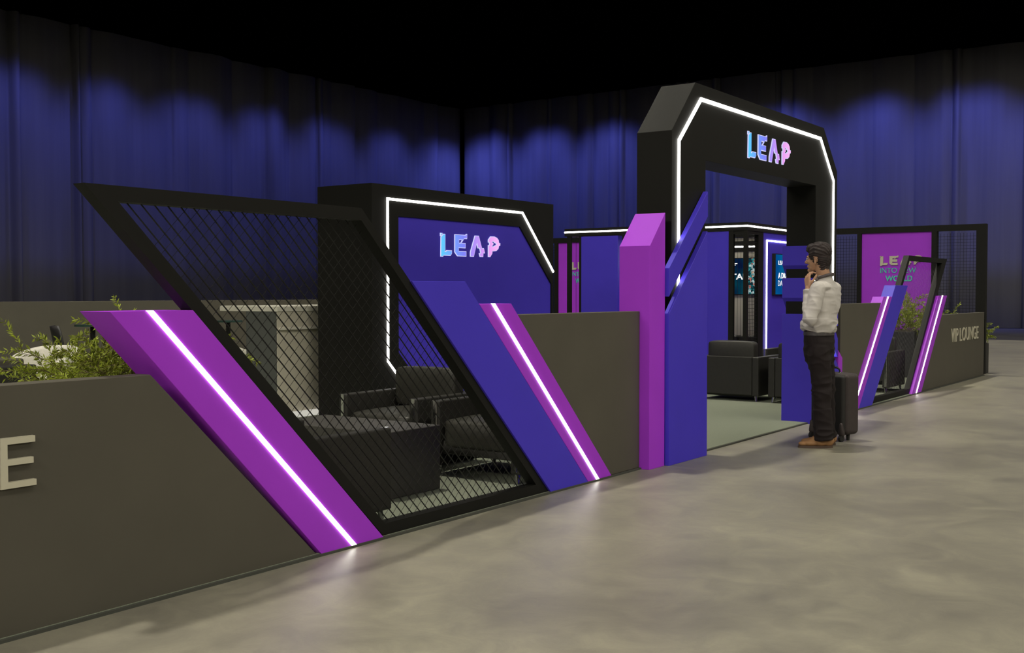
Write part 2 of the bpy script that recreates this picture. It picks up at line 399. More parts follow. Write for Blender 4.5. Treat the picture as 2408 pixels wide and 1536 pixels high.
# ================================================================== THE STAND
Y0 = 4.02
cp = tag(empty('carpet', (0, 0, 0)), 'grey green speckled carpet covering the raised stand floor', 'carpet')
box('pile', 1.0, 19.04, 4.03, 16.39, 0.0, 0.0155, M['carpet'], cp)
box('edge_trim', 1.0, 19.0, 4.012, 4.03, 0.0, 0.013, M['carpet_edge'], cp)

# ---- low grey walls -------------------------------------------------
def low_wall(pts, y0, y1, label):
    w = tag(empty('low_wall'), label, 'low wall', 'low dark grey walls along the stand edge')
    MB().prism(pts, y0, y1).build('panel', M['grey'], w, bevel=0.003, seg=1)
    return w
w1 = low_wall([(0.6, 0), (3.99, 0), (2.985, 0.993), (0.6, 0.993)], 4.035, 4.13, 'dark grey low wall nearest the camera with a big letter E')
w2 = low_wall([(6.95, 0), (7.385, 0), (7.385, 1.208), (5.74, 1.208)], 4.03, 4.13, 'dark grey low wall between the purple slab and the purple post')
w3 = low_wall([(11.98, 0.0), (12.3, 0.0), (13.52, 1.225), (11.98, 1.225)], 4.03, 4.13, 'plain dark grey low wall behind the suitcase, right of the arch')
w4 = low_wall([(15.22, 0), (19.0, 0), (19.0, 1.03), (16.27, 1.03)], 4.03, 4.13, 'far right dark grey low wall reading VIP LOUNGE')
text_letters(w4, 'VIP LOUNGE', M['letter_beige'], (16.84, 4.03, 0.617), 1.72, 0.203, 0.012, 0.0)
# the letter E of the left wall (the rest of its words lies outside the frame)
MB().prism([(2.288, 0.593), (2.434, 0.593), (2.434, 0.617), (2.317, 0.617), (2.317, 0.682), (2.423, 0.682), (2.423, 0.706), (2.316, 0.706), (2.316, 0.764), (2.431, 0.764), (2.431, 0.789), (2.288, 0.789)], 4.014, 4.036).build('letter', M['letter_beige'], w1)
tag(MB().box(-1.0, 19.0, 16.4, 16.55, 0.0, 1.205).build('low_wall', M['grey'], bevel=0.004, seg=1), 'long plain grey low wall along the back of the stand below the drape', 'low wall', 'low dark grey walls along the stand edge')

# ---- leaning slabs ---------------------------------------------------
def slab(name, pts, y0, y1, m, label, led=None, cat='slab', group=None):
    s = tag(empty(name), label, cat, group)
    MB().prism(pts, y0, y1).build('body', m, s, bevel=0.002, seg=1)
    if led: led_slant(led[0][0], led[1][0], led[1][1], y0, s)
    return s
slab('leaning_slab', [(4.008, 0), (4.482, 0), (3.205, 1.27), (2.775, 1.27)], Y0, 4.235, M['purple'], 'large purple leaning slab with a light line, nearest the camera', [(4.248, 0.0), (2.972, 1.271)])
slab('leaning_slab', [(6.152, 0), (6.632, 0), (5.205, 1.415), (4.712, 1.415)], Y0, 4.165, M['blue'], 'plain blue leaning slab between the mesh frame and the narrow purple slab')
slab('leaning_slab', [(6.634, 0), (6.962, 0), (5.68, 1.28), (5.342, 1.28)], Y0, 4.15, M['purple'], 'narrow purple leaning slab with a light line, left of the arch', [(6.762, 0.0), (5.482, 1.281)])
slab('leaning_slab', [(12.24, 0), (12.596, 0), (13.87, 1.298), (13.52, 1.298)], Y0, 4.155, M['purple'], 'purple leaning slab with a light line partly behind the suitcase', [(12.39, 0.0), (13.70, 1.299)])
slab('leaning_slab', [(12.598, 0), (13.096, 0), (14.555, 1.44), (14.01, 1.44)], Y0, 4.16, M['blue'], 'plain blue leaning slab right of the suitcase')
slab('leaning_slab', [(14.79, 0), (15.24, 0), (16.56, 1.305), (16.09, 1.305)], Y0, 4.11, M['purple'], 'purple leaning slab with a light line beside the VIP LOUNGE wall', [(14.985, 0.0), (16.30, 1.306)])

# ---- leaning frames with diamond mesh ----------------------------------
def mesh_frame(wr, xt0, xt1, xb0, xb1, z1, yf, yb, label):
    """parallelogram frame; top xt0..xt1, bottom xb0..xb1; wr scales the wire"""
    f = tag(empty('leaning_mesh_frame'), label, 'frame', 'black leaning frames with wire mesh')
    t = 0.066; k = (xt0 - xb0) / z1; h = 0.094
    outer = [(xb0, 0.014), (xb1, 0.014), (xt1, z1), (xt0, z1)]
    zi0, zi1 = 0.014 + t, z1 - t
    il = lambda z: xb0 + k * z + h; ir = lambda z: xb1 + k * z - h
    inner = [(il(zi0), zi0), (ir(zi0), zi0), (ir(zi1), zi1), (il(zi1), zi1)]
    MB().prism(outer, yf, yb, [inner]).build('frame', M['black'], f, weld=True)
    mb = MB(); ym = (yf + yb) / 2 + 0.012; step = 0.0705
    c0 = xb0 - 3; n = int(8 / step)
    for i in range(n):
        x = c0 + i * step
        s = clip_seg((x, 0), (x + k * 2.0, 2.0), inner)
        if s: mb.bar((s[0][0], ym, s[0][1]), (s[1][0], ym, s[1][1]), 0.0023 * wr, 0.0026 * wr)
        s = clip_seg((x, 0), (x - k * 2.0, 2.0), inner)
        if s: mb.bar((s[0][0], ym + 0.004, s[0][1]), (s[1][0], ym + 0.004, s[1][1]), 0.0009 * wr, 0.0006 * wr)
    mb.build('wire_mesh', M['wire'], f, weld=False)
    return f
mesh_frame(1.0, 2.672, 4.32, 4.485, 6.16, 1.80, 4.035, 4.112, 'black leaning mesh frame leaning left, in front of the black armchairs')
mesh_frame(0.3, 14.74, 16.70, 13.03, 14.85, 1.835, 4.06, 4.13, 'smaller looking black mesh frame leaning right, near the VIP LOUNGE wall')

# ---- purple posts ------------------------------------------------------
def post(x0, x1, z0, z1, y0, y1, label):
    return tag(MB().prism([(x0, 0), (x1, 0), (x1, z1), (x0, z0)], y0, y1).build('slant_topped_post', M['purple'], bevel=0.002, seg=1), label, 'post')
post(7.388, 7.635, 1.704, 1.968, 3.945, 4.21, 'tall purple post with a slanted top, left of the arch')
post(11.668, 11.80, 0.73, 0.64, 3.945, 4.21, 'short purple post low behind the suitcase handle, right of the arch')

# ---- arch -------------------------------------------------------------
AY = 3.962
arch = tag(empty('entrance_arch'), 'tall black entrance arch with chamfered corners, light outline and glowing logo', 'arch')
outer = [(7.773, 0.016), (7.773, 2.622), (8.185, 3.055), (11.205, 3.055), (11.625, 2.64), (11.625, 0.016), (10.985, 0.016), (10.985, 2.443), (8.385, 2.443), (8.385, 0.016)]
MB().prism(outer, AY, 4.272).build('arch_body', M['black'], arch, bevel=0.002, seg=1)
led_path([(7.886, 0.02), (7.886, 2.553), (8.28, 2.932), (11.10, 2.932), (11.505, 2.53), (11.505, 0.02)], AY, arch, w=0.0145)
logo(arch, 0.226, (9.24, AY, 2.556), 0.008)
# blue panels crossing the legs
def panel(name, pts, y0, y1, label):
    o = MB().prism(pts, y0, y1).build(name, M['blue'], arch, bevel=0.002, seg=1); o['label'] = label; return o
panel('slant_topped_panel', [(7.65, 0), (8.332, 0), (8.322, 1.855), (7.64, 1.186)], 3.912, 3.956, 'large blue slant topped panel covering the foot of the left arch leg')
panel('slanted_bar', [(7.64, 1.317), (8.328, 1.975), (8.326, 2.182), (7.64, 1.538)], 3.912, 3.956, 'blue slanted bar crossing the left arch leg above the big blue panel')
panel('slant_topped_panel', [(10.95, 0), (11.66, 0), (11.66, 0.48), (10.95, 1.13)], 3.912, 4.30, 'blue slant topped block around the foot of the right arch leg, beside the man')
panel('slanted_bar', [(10.95, 1.295), (11.55, 0.66), (11.55, 0.86), (10.95, 1.50)], 3.912, 4.30, 'lower blue slanted bar on the right arch leg, behind the man')
panel('slanted_bar', [(10.95, 1.63), (11.55, 0.995), (11.55, 1.195), (10.95, 1.83)], 3.912, 4.30, 'upper blue slanted bar on the right arch leg, level with the man face')

# ---- logo kiosk ---------------------------------------------------------
kiosk = tag(empty('logo_kiosk'), 'black box kiosk with a blue front, light outline and glowing logo', 'kiosk')
KY = 7.72
MB().box(8.42, 11.84, KY + 0.03, 8.50, 0.016, 2.478).build('kiosk_body', M['black'], kiosk)
hexa = [(8.835, 0.71), (9.35, 0.2), (11.84, 0.2), (11.84, 1.421), (11.09, 2.158), (8.835, 2.158)]
hexb = [(8.835, 0.71), (9.35, 0.2), (11.80, 0.2), (11.80, 1.46), (11.09, 2.158), (8.835, 2.158)]
MB().prism([(8.42, 0.016), (11.84, 0.016), (11.84, 2.478), (8.42, 2.478)], KY, KY + 0.03, [hexb]).build('front_frame', M['black'], kiosk)
MB().prism(hexb, KY + 0.018, KY + 0.0295).build('front_panel', M['blue'], kiosk)
led_path([(11.838, 1.612), (11.14, 2.330), (8.66, 2.330), (8.66, 0.628), (9.25, 0.03)], KY, kiosk, w=0.013)
logo(kiosk, 0.25, (9.56, KY + 0.018, 1.757), 0.009)

# ---- end wall of the stand ------------------------------------------------
EX = 19.05
endw = tag(empty('end_wall'), 'long black framed end wall with purple banners and wire grids at the right end', 'wall')
endw.rotation_euler = (0, 0, R(-90)); endw.location = (EX, 0, 0)       # local x runs towards -Y, local -y faces the stand
def ew(name, ya, yb, z0, z1, d0, d1, m): return MB().box(-yb, -ya, d0, d1, z0, z1).build(name, m, endw)
ew('top_beam', 4.03, 13.6, 2.37, 2.47, 0, 0.12, M['black'])
for a, b in ((4.03, 4.18), (4.80, 4.885), (6.055, 6.13), (7.6, 7.7), (8.65, 8.75), (9.7, 9.8), (11.07, 11.15), (12.31, 12.40), (13.45, 13.6)):
    ew('post', a, b, 0.016, 2.37, 0, 0.12, M['black'])
def grid(parent, xa, xb, za, zb, y, name='wire_grid', step=0.052, r=0.0022):
    mb = MB(); n = int((xb - xa) / step); q = int((zb - za) / step)
    for i in range(1, n + 1): x = xa + i * (xb - xa) / (n + 1); mb.bar((x, y, za), (x, y, zb), r, r)
    for i in range(1, q + 1): z = za + i * (zb - za) / (q + 1); mb.bar((xa, y, z), (xb, y, z), r, r)
    return mb.build(name, M['wire'], parent, weld=False)
for a, b in ((4.18, 4.80), (6.13, 7.6), (9.8, 11.07), (12.40, 13.45)): grid(endw, -b, -a, 0.05, 2.33, 0.05)
for a, b in ((7.7, 8.65), (8.75, 9.7)): ew('solid_panel', a, b, 0.05, 2.37, 0.04, 0.08, M['grey'])
for yl, yr in ((6.055, 4.885), (12.31, 11.15)):
    bn = ew('banner', yr, yl, 0.05, 2.37, 0.03, 0.075, M['purple']); yc = yl - 0.32
    logo(endw, 0.158, (-yc - 0.0, 0.03, 1.812), 0.02, lit=False, m=M['letter_beige'])
    text_letters(endw, 'INTO NEW', M['letter_teal'], (-yc, 0.03, 1.682), 0.60, 0.088, 0.012, 0.0)
    text_letters(endw, 'WORLD', M['letter_teal'], (-yc + 0.09, 0.03, 1.540), 0.45, 0.098, 0.012, 0.022)

# ---- meeting pod ---------------------------------------------------------
PXf, PYf, PB, PXb = 15.04, 6.44, 9.59, 16.95
pod = tag(empty('meeting_pod'), 'blue and black meeting pod with a lit canopy edge, seen through the arch', 'pod')
MB().box(PXf, PXb, PYf, PYf + 0.14, 2.255, 2.375).box(PXf, PXb, PB - 0.14, PB, 2.255, 2.375).box(PXf, PXf + 0.14, PYf + 0.14, PB - 0.14, 2.255, 2.375).box(PXb - 0.14, PXb, PYf + 0.14, PB - 0.14, 2.255, 2.375).build('canopy', M['black'], pod, weld=False)
MB().box(PXb - 0.10, PXb - 0.08, PYf + 0.1, PB - 0.14, 2.02, 2.19).build('inner_beam', M['black'], pod)
def band(p, q):
    return MB().bar(p, q, 0.006, 0.016, up=(0, 0, 1))
mb = MB(); mb.box(PXf - 0.006, PXf, PYf - 0.006, PB - 0.0, 2.308, 2.332); mb.box(PXf - 0.006, PXb, PYf - 0.006, PYf, 2.308, 2.332)
mb.build('led_strip', M['led'], pod, weld=False)
def pb(name, x0, x1, y0, y1, z0, z1, m, bevel=0): return box(name, x0, x1, y0, y1, z0, z1, m, pod, bevel=bevel, seg=1)
pb('post', PXf + 0.005, PXf + 0.06, 6.66, 6.735, 0.016, 2.255, M['black'])
pb('post', PXf + 0.005, PXf + 0.065, PYf + 0.005, PYf + 0.065, 0.016, 2.255, M['black'])
pb('post', 15.48, 15.665, PYf + 0.01, PYf + 0.07, 0.016, 2.255, M['black'])
pb('window_head', PXf + 0.01, PXf + 0.06, 6.50, 6.66, 2.205, 2.255, M['black'])
pb('window_head', 15.10, 15.48, PYf + 0.01, PYf + 0.06, 2.205, 2.255, M['black'])
pb('wall_panel', PXf + 0.01, PXf + 0.07, 6.735, 7.35, 0.016, 2.25, M['blue'])
pb('wall_panel', PXf + 0.0, PXf + 0.14, 8.60, 9.27, 0.016, 2.243, M['blue'])
pb('post', PXf + 0.005, PXf + 0.06, 9.27, 9.315, 0.016, 2.255, M['black'])
pb('post', PXf + 0.005, PXf + 0.05, 9.475, 9.545, 0.016, 2.255, M['black'])
pb('wall_panel', 15.666, PXb, PYf + 0.02, PYf + 0.09, 0.016, 2.255, M['blue'])
pb('wall_panel', 15.70, 15.74, 7.6, 8.9, 0.016, 2.2, M['blue'])
gx = empty('g'); bpy.data.objects.remove(gx)
def grid_x(x, ya, yb, za, zb):      # grid in a plane of constant x
    mb = MB(); n = max(2, int((yb - ya) / 0.052)); q = int((zb - za) / 0.062)
    for i in range(1, n): y = ya + i * (yb - ya) / n; mb.bar((x, y, za), (x, y, zb), 0.0018, 0.0018)
    for i in range(1, q): z = za + i * (zb - za) / q; mb.bar((x, ya, z), (x, yb, z), 0.0018, 0.0018)
    return mb.build('wire_grid', M['wire'], pod, weld=False)
grid_x(PXf + 0.04, 6.50, 6.66, 0.03, 2.2); grid_x(PXf + 0.04, 9.315, 9.47, 0.03, 2.25)
grid(pod, 15.10, 15.48, 0.03, 2.2, PYf + 0.03, step=0.055)
pb('back_wall', PXb - 0.08, PXb, PYf + 0.1, PB, 0.016, 2.255, M['counter'])
MB().box(PXb - 0.108, PXb - 0.10, PYf + 0.2, PB - 0.1, 2.085, 2.11).build('led_strip', M['led'], pod, weld=False)
led_path([(15.815, 0.10), (15.815, 2.135), (PXb, 2.135)], PYf + 0.02, pod, w=0.012)
mb = MB(); mb.add([(15.69, 7.95, 1.5), (15.69, 8.02, 1.5), (15.69, 8.52, 2.1), (15.69, 8.45, 2.1), (15.70, 7.95, 1.5), (15.70, 8.02, 1.5), (15.70, 8.52, 2.1), (15.70, 8.45, 2.1)],
                  [(0, 3, 2, 1), (4, 5, 6, 7), (0, 1, 5, 4), (1, 2, 6, 5), (2, 3, 7, 6), (3, 0, 4, 7)])
mb.build('led_strip', M['led'], pod, weld=True)
# bench inside the pod
bench = tag(empty('padded_bench', (16.55, 7.6, 0.016)), 'dark upholstered bench inside the meeting pod behind the wire windows', 'bench')
MB().box(-0.3, 0.3, -1.0, 1.6, 0.0, 0.38).build('base', M['leather_seam'], bench, bevel=0.01)
for k in range(4):
    MB().box(0.02, 0.26, -0.98 + k * 0.64, -0.36 + k * 0.64, 0.40, 0.64).build('back_cushion', M['leather'], bench, bevel=0.03, seg=3, smooth=True)
    MB().box(-0.29, 0.05, -0.98 + k * 0.64, -0.36 + k * 0.64, 0.38, 0.45).build('seat_cushion', M['leather'], bench, bevel=0.02, seg=3, smooth=True)
# screens
def screen_img(name, kind):
    """procedural display picture"""
    m = emit(name, (1, 1, 1), 0.85); nt = m.node_tree; e = [n for n in nt.nodes if n.type == 'EMISSION'][0]
    tc = nt.nodes.new('ShaderNodeTexCoord')
    if kind == 'teal':
        n = nt.nodes.new('ShaderNodeTexNoise'); n.inputs['Scale'].default_value = 2.5; n.inputs['Detail'].default_value = 2
        st = [(0.3, (5, 22, 60)), (0.5, (6, 52, 72)), (0.72, (12, 84, 92))]
    elif kind == 'blue':
        n = nt.nodes.new('ShaderNodeTexNoise'); n.inputs['Scale'].default_value = 1.6; n.inputs['Detail'].default_value = 1
        st = [(0.3, (4, 60, 130)), (0.52, (4, 85, 150)), (0.72, (4, 130, 150))]
    else:
        n = nt.nodes.new('ShaderNodeTexVoronoi'); n.inputs['Scale'].default_value = 26
        st = [(0.0, (15, 60, 72)), (0.3, (40, 125, 130)), (0.45, (200, 225, 225)), (0.62, (205, 130, 120)), (0.72, (225, 195, 170)), (0.82, (60, 160, 165))]
    nt.links.new(tc.outputs['Object'], n.inputs['Vector'])
    cr = nt.nodes.new('ShaderNodeValToRGB'); els = cr.color_ramp.elements
    while len(els) < len(st): els.new(0.5)
    for el, (p, c) in zip(els, st): el.position = p; el.color = tuple(lin(c)) + (1,)
    if kind == 'crowd':
        cr.color_ramp.interpolation = 'CONSTANT'
        sp = nt.nodes.new('ShaderNodeSeparateColor'); nt.links.new(n.outputs['Color'], sp.inputs[0]); nt.links.new(sp.outputs[0], cr.inputs[0])
    else: nt.links.new(n.outputs['Fac'], cr.inputs[0])
    nt.links.new(cr.outputs[0], e.inputs[0]); return m
M['scr_teal'] = screen_img('dark_teal_display', 'teal'); M['scr_blue'] = screen_img('blue_display', 'blue'); M['scr_crowd'] = screen_img('photo_display', 'crowd')
M['scr_text'] = emit('display_text_white', (1, 1, 1), 1.0)
s1 = tag(empty('wall_screen', (PXb - 0.08, 8.4, 1.315), R(-90)), 'wide screen inside the pod with white words on teal and a crowd photo', 'screen')
MB().box(0, 1.58, -0.05, 0.0, 0.0, 0.60).build('casing', M['black'], s1)
MB().box(0.01, 1.135, -0.056, -0.05, 0.01, 0.59).build('display', M['scr_teal'], s1)
MB().box(1.135, 1.57, -0.056, -0.05, 0.01, 0.59).build('photo_display', M['scr_crowd'], s1)
text_letters(s1, 'DIGITAL.', M['scr_text'], (0.60, -0.056, 0.245), 0.635, 0.10, 0.003, 0.03)
text_letters(s1, 'DAYS', M['scr_text'], (0.60, -0.056, 0.14), 0.375, 0.085, 0.003, -0.012)
MB().box(0.78, 1.03, -0.058, -0.056, 0.502, 0.514).box(0.78, 1.0, -0.058, -0.056, 0.478, 0.49).box(0.78, 0.96, -0.058, -0.056, 0.454, 0.466).build('caption_lines', M['scr_text'], s1, weld=False)
s2 = tag(empty('wall_screen', (16.03, PYf + 0.02, 1.31)), 'blue screen on the blue pod wall with a small logo and white words', 'screen')
MB().box(0, 0.95, -0.055, 0.0, 0.0, 0.635).build('casing', M['black'], s2)
MB().box(0.012, 0.938, -0.06, -0.055, 0.012, 0.623).build('display', M['scr_blue'], s2)
text_letters(s2, 'LEAP', M['scr_text'], (0.10, -0.06, 0.465), 0.27, 0.065, 0.003, 0.03)
text_letters(s2, 'A DIGITAL', M['scr_text'], (0.095, -0.06, 0.255), 0.62, 0.09, 0.003, 0.03)
text_letters(s2, 'DAYS', M['scr_text'], (0.095, -0.06, 0.14), 0.32, 0.085, 0.003, -0.012)

# ---- bar counter -----------------------------------------------------------
bar = tag(empty('bar_counter'), 'light grey bar counter with a pale top and ledge, seen through the mesh frame', 'counter')
MB().box(8.0, 11.4, 8.68, 9.59, 1.148, 1.205).build('worktop', M['counter_pale'], bar, bevel=0.004, seg=1)
MB().box(8.012, 11.4, 8.69, 9.165, 0.02, 1.148).build('front_panel', M['counter'], bar)
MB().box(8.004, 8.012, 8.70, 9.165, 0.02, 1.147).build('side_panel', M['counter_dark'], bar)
MB().box(8.03, 11.4, 8.655, 8.69, 0.955, 0.98).build('ledge', M['counter_pale'], bar)
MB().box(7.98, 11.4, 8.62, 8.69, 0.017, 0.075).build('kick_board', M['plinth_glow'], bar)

# ---- armchairs ----------------------------------------------------------------
def cushion(x0, x1, y0, y1, z0, z1, r, bulge, name, m, parent, rot=None):
    bm = bmesh.new(); bmesh.ops.create_cube(bm, size=1)
    bmesh.ops.subdivide_edges(bm, edges=bm.edges, cuts=5, use_grid_fill=True)
    cx, cy, cz = (x0 + x1) / 2, (y0 + y1) / 2, (z0 + z1) / 2
    hx, hy, hz = (x1 - x0) / 2, (y1 - y0) / 2, (z1 - z0) / 2
    for v in bm.verts:
        p = Vector((v.co.x * 2, v.co.y * 2, v.co.z * 2))
        q = Vector((p.x * hx, p.y * hy, p.z * hz))
        core = Vector((max(-hx + r, min(hx - r, q.x)), max(-hy + r, min(hy - r, q.y)), max(-hz + r, min(hz - r, q.z))))
        d = q - core
        if d.length > 1e-6: q = core + d.normalized() * r
        wx, wy, wz = math.cos(p.x * math.pi / 2), math.cos(p.y * math.pi / 2), math.cos(p.z * math.pi / 2)
        q.z += bulge * p.z * wx * wy; q.x += bulge * p.x * wy * wz
        v.co = q
    me = bpy.data.meshes.new(name); bm.to_mesh(me); bm.free(); me.materials.append(m)
    for p in me.polygons: p.use_smooth = True
    o = bpy.data.objects.new(name, me); COL.objects.link(o); o.parent = parent; o.location = (cx, cy, cz)
    if rot: o.rotation_euler = rot
    sub = o.modifiers.new('sub', 'SUBSURF'); sub.levels = 1; sub.render_levels = 1
    return o
def make_armchair():
    c = empty('armchair'); hx, hy = 0.385, 0.40
    for s in (-1, 1):
        MB().box(-hx, hx - 0.004, min(s * hy, s * (hy - 0.085)), max(s * hy, s * (hy - 0.085)), 0.068, 0.545).build('arm', M['leather_seam'], c, bevel=0.012, seg=3)
        ys = s * (hy - 0.042)
        MB().box(hx - 0.05, hx + 0.003, ys - 0.016, ys + 0.016, 0.085, 0.5465).build('arm_trim', M['chrome'], c, bevel=0.003, seg=1)['label'] = 'chrome strip down the arm front'
    MB().box(-hx, -hx + 0.075, -hy + 0.087, hy - 0.087, 0.075, 0.545).build('back_panel', M['leather_seam'], c, bevel=0.01, seg=2)
    MB().box(-hx + 0.08, hx - 0.006, -hy + 0.088, hy - 0.088, 0.10, 0.197).build('seat_frame', M['leather_seam'], c, bevel=0.008, seg=2)
    cushion(-0.30, hx - 0.012, -hy + 0.09, hy - 0.09, 0.200, 0.415, 0.022, 0.022, 'seat_cushion', M['leather'], c)
    cushion(-0.07, 0.07, -hy + 0.088, hy - 0.088, -0.15, 0.165, 0.022, 0.006, 'back_cushion', M['leather'], c).location = (-0.235, 0, 0.575)
    c.children[-1].rotation_euler = (0, R(-9), 0)
    for sx in (-1, 1):
        for sy in (-1, 1):
            MB().tube([(sx * (hx - 0.055), sy * (hy - 0.06), 0.10), (sx * (hx - 0.04), sy * (hy - 0.045), 0.0)], [0.022, 0.013], 14).build('leg', M['chrome'], c, smooth=False)
    return c
chair0 = make_armchair(); used = [False]
def place_armchair(x, y, rz, label, group):
    c = chair0 if not used[0] else copy_tree(chair0); used[0] = True
    c.location = (x, y, 0.016); c.rotation_euler = (0, 0, R(rz)); c['label'] = label; c['category'] = 'armchair'; c['group'] = group; return c
G1 = 'black armchairs of the left lounge'; G2 = 'black armchairs of the right lounge'
place_armchair(6.585, 4.715, 180, 'charcoal leather armchair nearest the front edge, its wide seat front facing left', G1)
place_armchair(6.585, 5.64, 180, 'charcoal leather armchair with its back cushion against the logo kiosk light line', G1)
c3 = place_armchair(4.43, 4.66, 0, 'charcoal leather armchair seen side on beside the cube table, cut off by the frame', G1)
bpy.data.objects.remove([k for k in c3.children if k.name.startswith('back_cushion')][0])
place_armchair(12.985, 5.64, 0, 'dark leather armchair seen from behind through the arch, beside the blue panel', G2)
place_armchair(12.985, 4.72, 0, 'dark leather armchair seen from behind through the arch, half hidden by the man', G2)
place_armchair(14.97, 5.62, 180, 'dark leather armchair facing us through the arch with one chrome trimmed arm showing', G2)
place_armchair(15.09, 4.70, 180, 'dark leather armchair seen inside the right leaning mesh frame', G2)
tag(MB().box(5.25, 5.79, 4.69, 5.77, 0.018, 0.452).build('cube_table', M['table'], bevel=0.004, seg=1), 'low dark block table in front of the left lounge armchairs', 'table', 'low dark block tables in the lounges')
tag(MB().box(13.72, 14.26, 5.0, 6.0, 0.018, 0.40).build('cube_table', M['table'], bevel=0.004, seg=1), 'low dark block table between the armchairs of the right lounge', 'table', 'low dark block tables in the lounges')

# ---- far left furniture -------------------------------------------------------
def tall_table(x, y, label, top=0.93, r=0.27):
    t = tag(empty('pedestal_table', (x, y, 0.016)), label, 'table', 'dark pedestal tables near the back wall')
    MB().tube([(0, 0, top - 0.03), (0, 0, top - 0.002)], r, 40).build('table_top', M['green_glass'], t, bevel=0)
    MB().tube([(0, 0, 0.02), (0, 0, top - 0.03)], 0.034, 20).build('pole', M['black'], t)
    MB().tube([(0, 0, 0.0), (0, 0, 0.02)], 0.22, 32).build('base', M['black'], t)
tall_table(11.36, 13.42, 'dark pedestal table with a thin round top, left of the bar counter', 0.905, 0.215)
tall_table(8.95, 13.35, 'dark pedestal table mostly hidden behind the big purple slab', 0.90, 0.24)
sh = tag(empty('shell_chair', (8.95, 13.86, 0.016), R(-20)), 'black shell chair standing behind the green plants by the back wall', 'chair')
vs = []; fs = []; nu, nv = 14, 12
for i in range(nv + 1):
    t = i / nv
    for j in range(nu + 1):
        s = j / nu * 2 - 1
        if t < 0.45: a = t / 0.45; px_, pz = 0.24 - 0.42 * a, 0.45 - 0.02 * math.sin(a * math.pi); wd = 0.23
        else: a = (t - 0.45) / 0.55; px_, pz = -0.18 - 0.09 * a, 0.45 + 0.42 * a; wd = 0.24 * math.sqrt(max(0.02, 1 - (a * 0.93) ** 3))
        vs.append((px_ + 0.07 * s * s * (0.3 + t), s * wd, pz + 0.05 * s * s * (1 - t)))
for i in range(nv):
    for j in range(nu): a = i * (nu + 1) + j; fs.append((a, a + 1, a + nu + 2, a + nu + 1))
so = mesh_obj('shell', vs, fs, M['planter'], sh, smooth=True); so.modifiers.new('t', 'SOLIDIFY').thickness = 0.012
for sx in (-1, 1):
    for sy in (-1, 1): MB().tube([(sx * 0.12, sy * 0.12, 0.44), (sx * 0.24, sy * 0.24, 0.0)], 0.010, 10).build('leg', M['black'], sh)
def tub_chair(x, y, rz, label):
    t = tag(empty('tub_chair', (x, y, 0.016), R(rz)), label, 'armchair', 'white tub armchairs behind the plants')
    vs = []; fs = []; n = 36; prof = [(0.33, 0.10), (0.345, 0.30), (0.37, 0.55), (0.385, 0.68), (0.365, 0.735), (0.32, 0.745), (0.285, 0.70), (0.27, 0.55), (0.26, 0.40)]
    for i in range(n + 1):
        a = R(55) + R(250) * i / n; drop = 0.17 * (1 - math.sin(math.pi * i / n)) ** 1.3
        for r, z in prof:
            zz = z - drop * max(0, (z - 0.3) / 0.45); vs.append((r * math.cos(a), r * math.sin(a), zz))
    k = len(prof)
    for i in range(n):
        for j in range(k): a = i * k + j; b = i * k + (j + 1) % k; fs.append((a, b, b + k, a + k))
    fs.append(tuple(range(k))); fs.append(tuple(n * k + j for j in reversed(range(k))))
    o = mesh_obj('shell', vs, fs, M['white_fabric'], t, smooth=True); fix_normals(o.data)
    MB().tube([(0.02, 0, 0.10), (0.02, 0, 0.33)], [0.27, 0.29], 32).build('seat_base', M['white_fabric'], t, smooth=False)
    MB().ellipsoid((0.03, 0, 0.37), (0.285, 0.275, 0.075), nu=28).build('seat_cushion', M['white_fabric'], t, smooth=True)
    for sx in (-1, 1):
        for sy in (-1, 1): MB().tube([(sx * 0.19, sy * 0.19, 0.11), (sx * 0.21, sy * 0.21, 0.0)], [0.018, 0.012], 10).build('leg', M['black'], t)
tub_chair(6.86, 11.14, -160, 'white tub armchair at the left edge, half covered by plant sprigs')
tub_chair(8.66, 9.92, -35, 'white tub armchair of which only the top shows through the mesh, below the pedestal table')
so2 = tag(empty('lounge_sofa', (5.75, 10.95, 0.016), R(8)), 'dark grey low sofa at the far left edge beside the white tub chair', 'sofa')
MB().box(-0.45, 0.52, -0.42, 0.42, 0.08, 0.40).build('seat_block', M['leather'], so2, bevel=0.02, seg=3)
MB().box(-0.45, 0.52, -0.60, -0.44, 0.08, 0.60).build('arm', M['leather_seam'], so2, bevel=0.02, seg=3)
MB().box(-0.45, 0.52, 0.44, 0.60, 0.08, 0.62).build('back', M['leather_seam'], so2, bevel=0.02, seg=3)
MB().box(0.35, 0.52, -0.42, 0.42, 0.42, 0.66).build('cushion', M['grey'], so2, bevel=0.03, seg=3)
for sx in (-0.4, 0.46):
    for sy in (-0.5, 0.5): MB().tube([(sx, sy, 0.08), (sx, sy, 0)], 0.02, 10).build('leg', M['black'], so2)

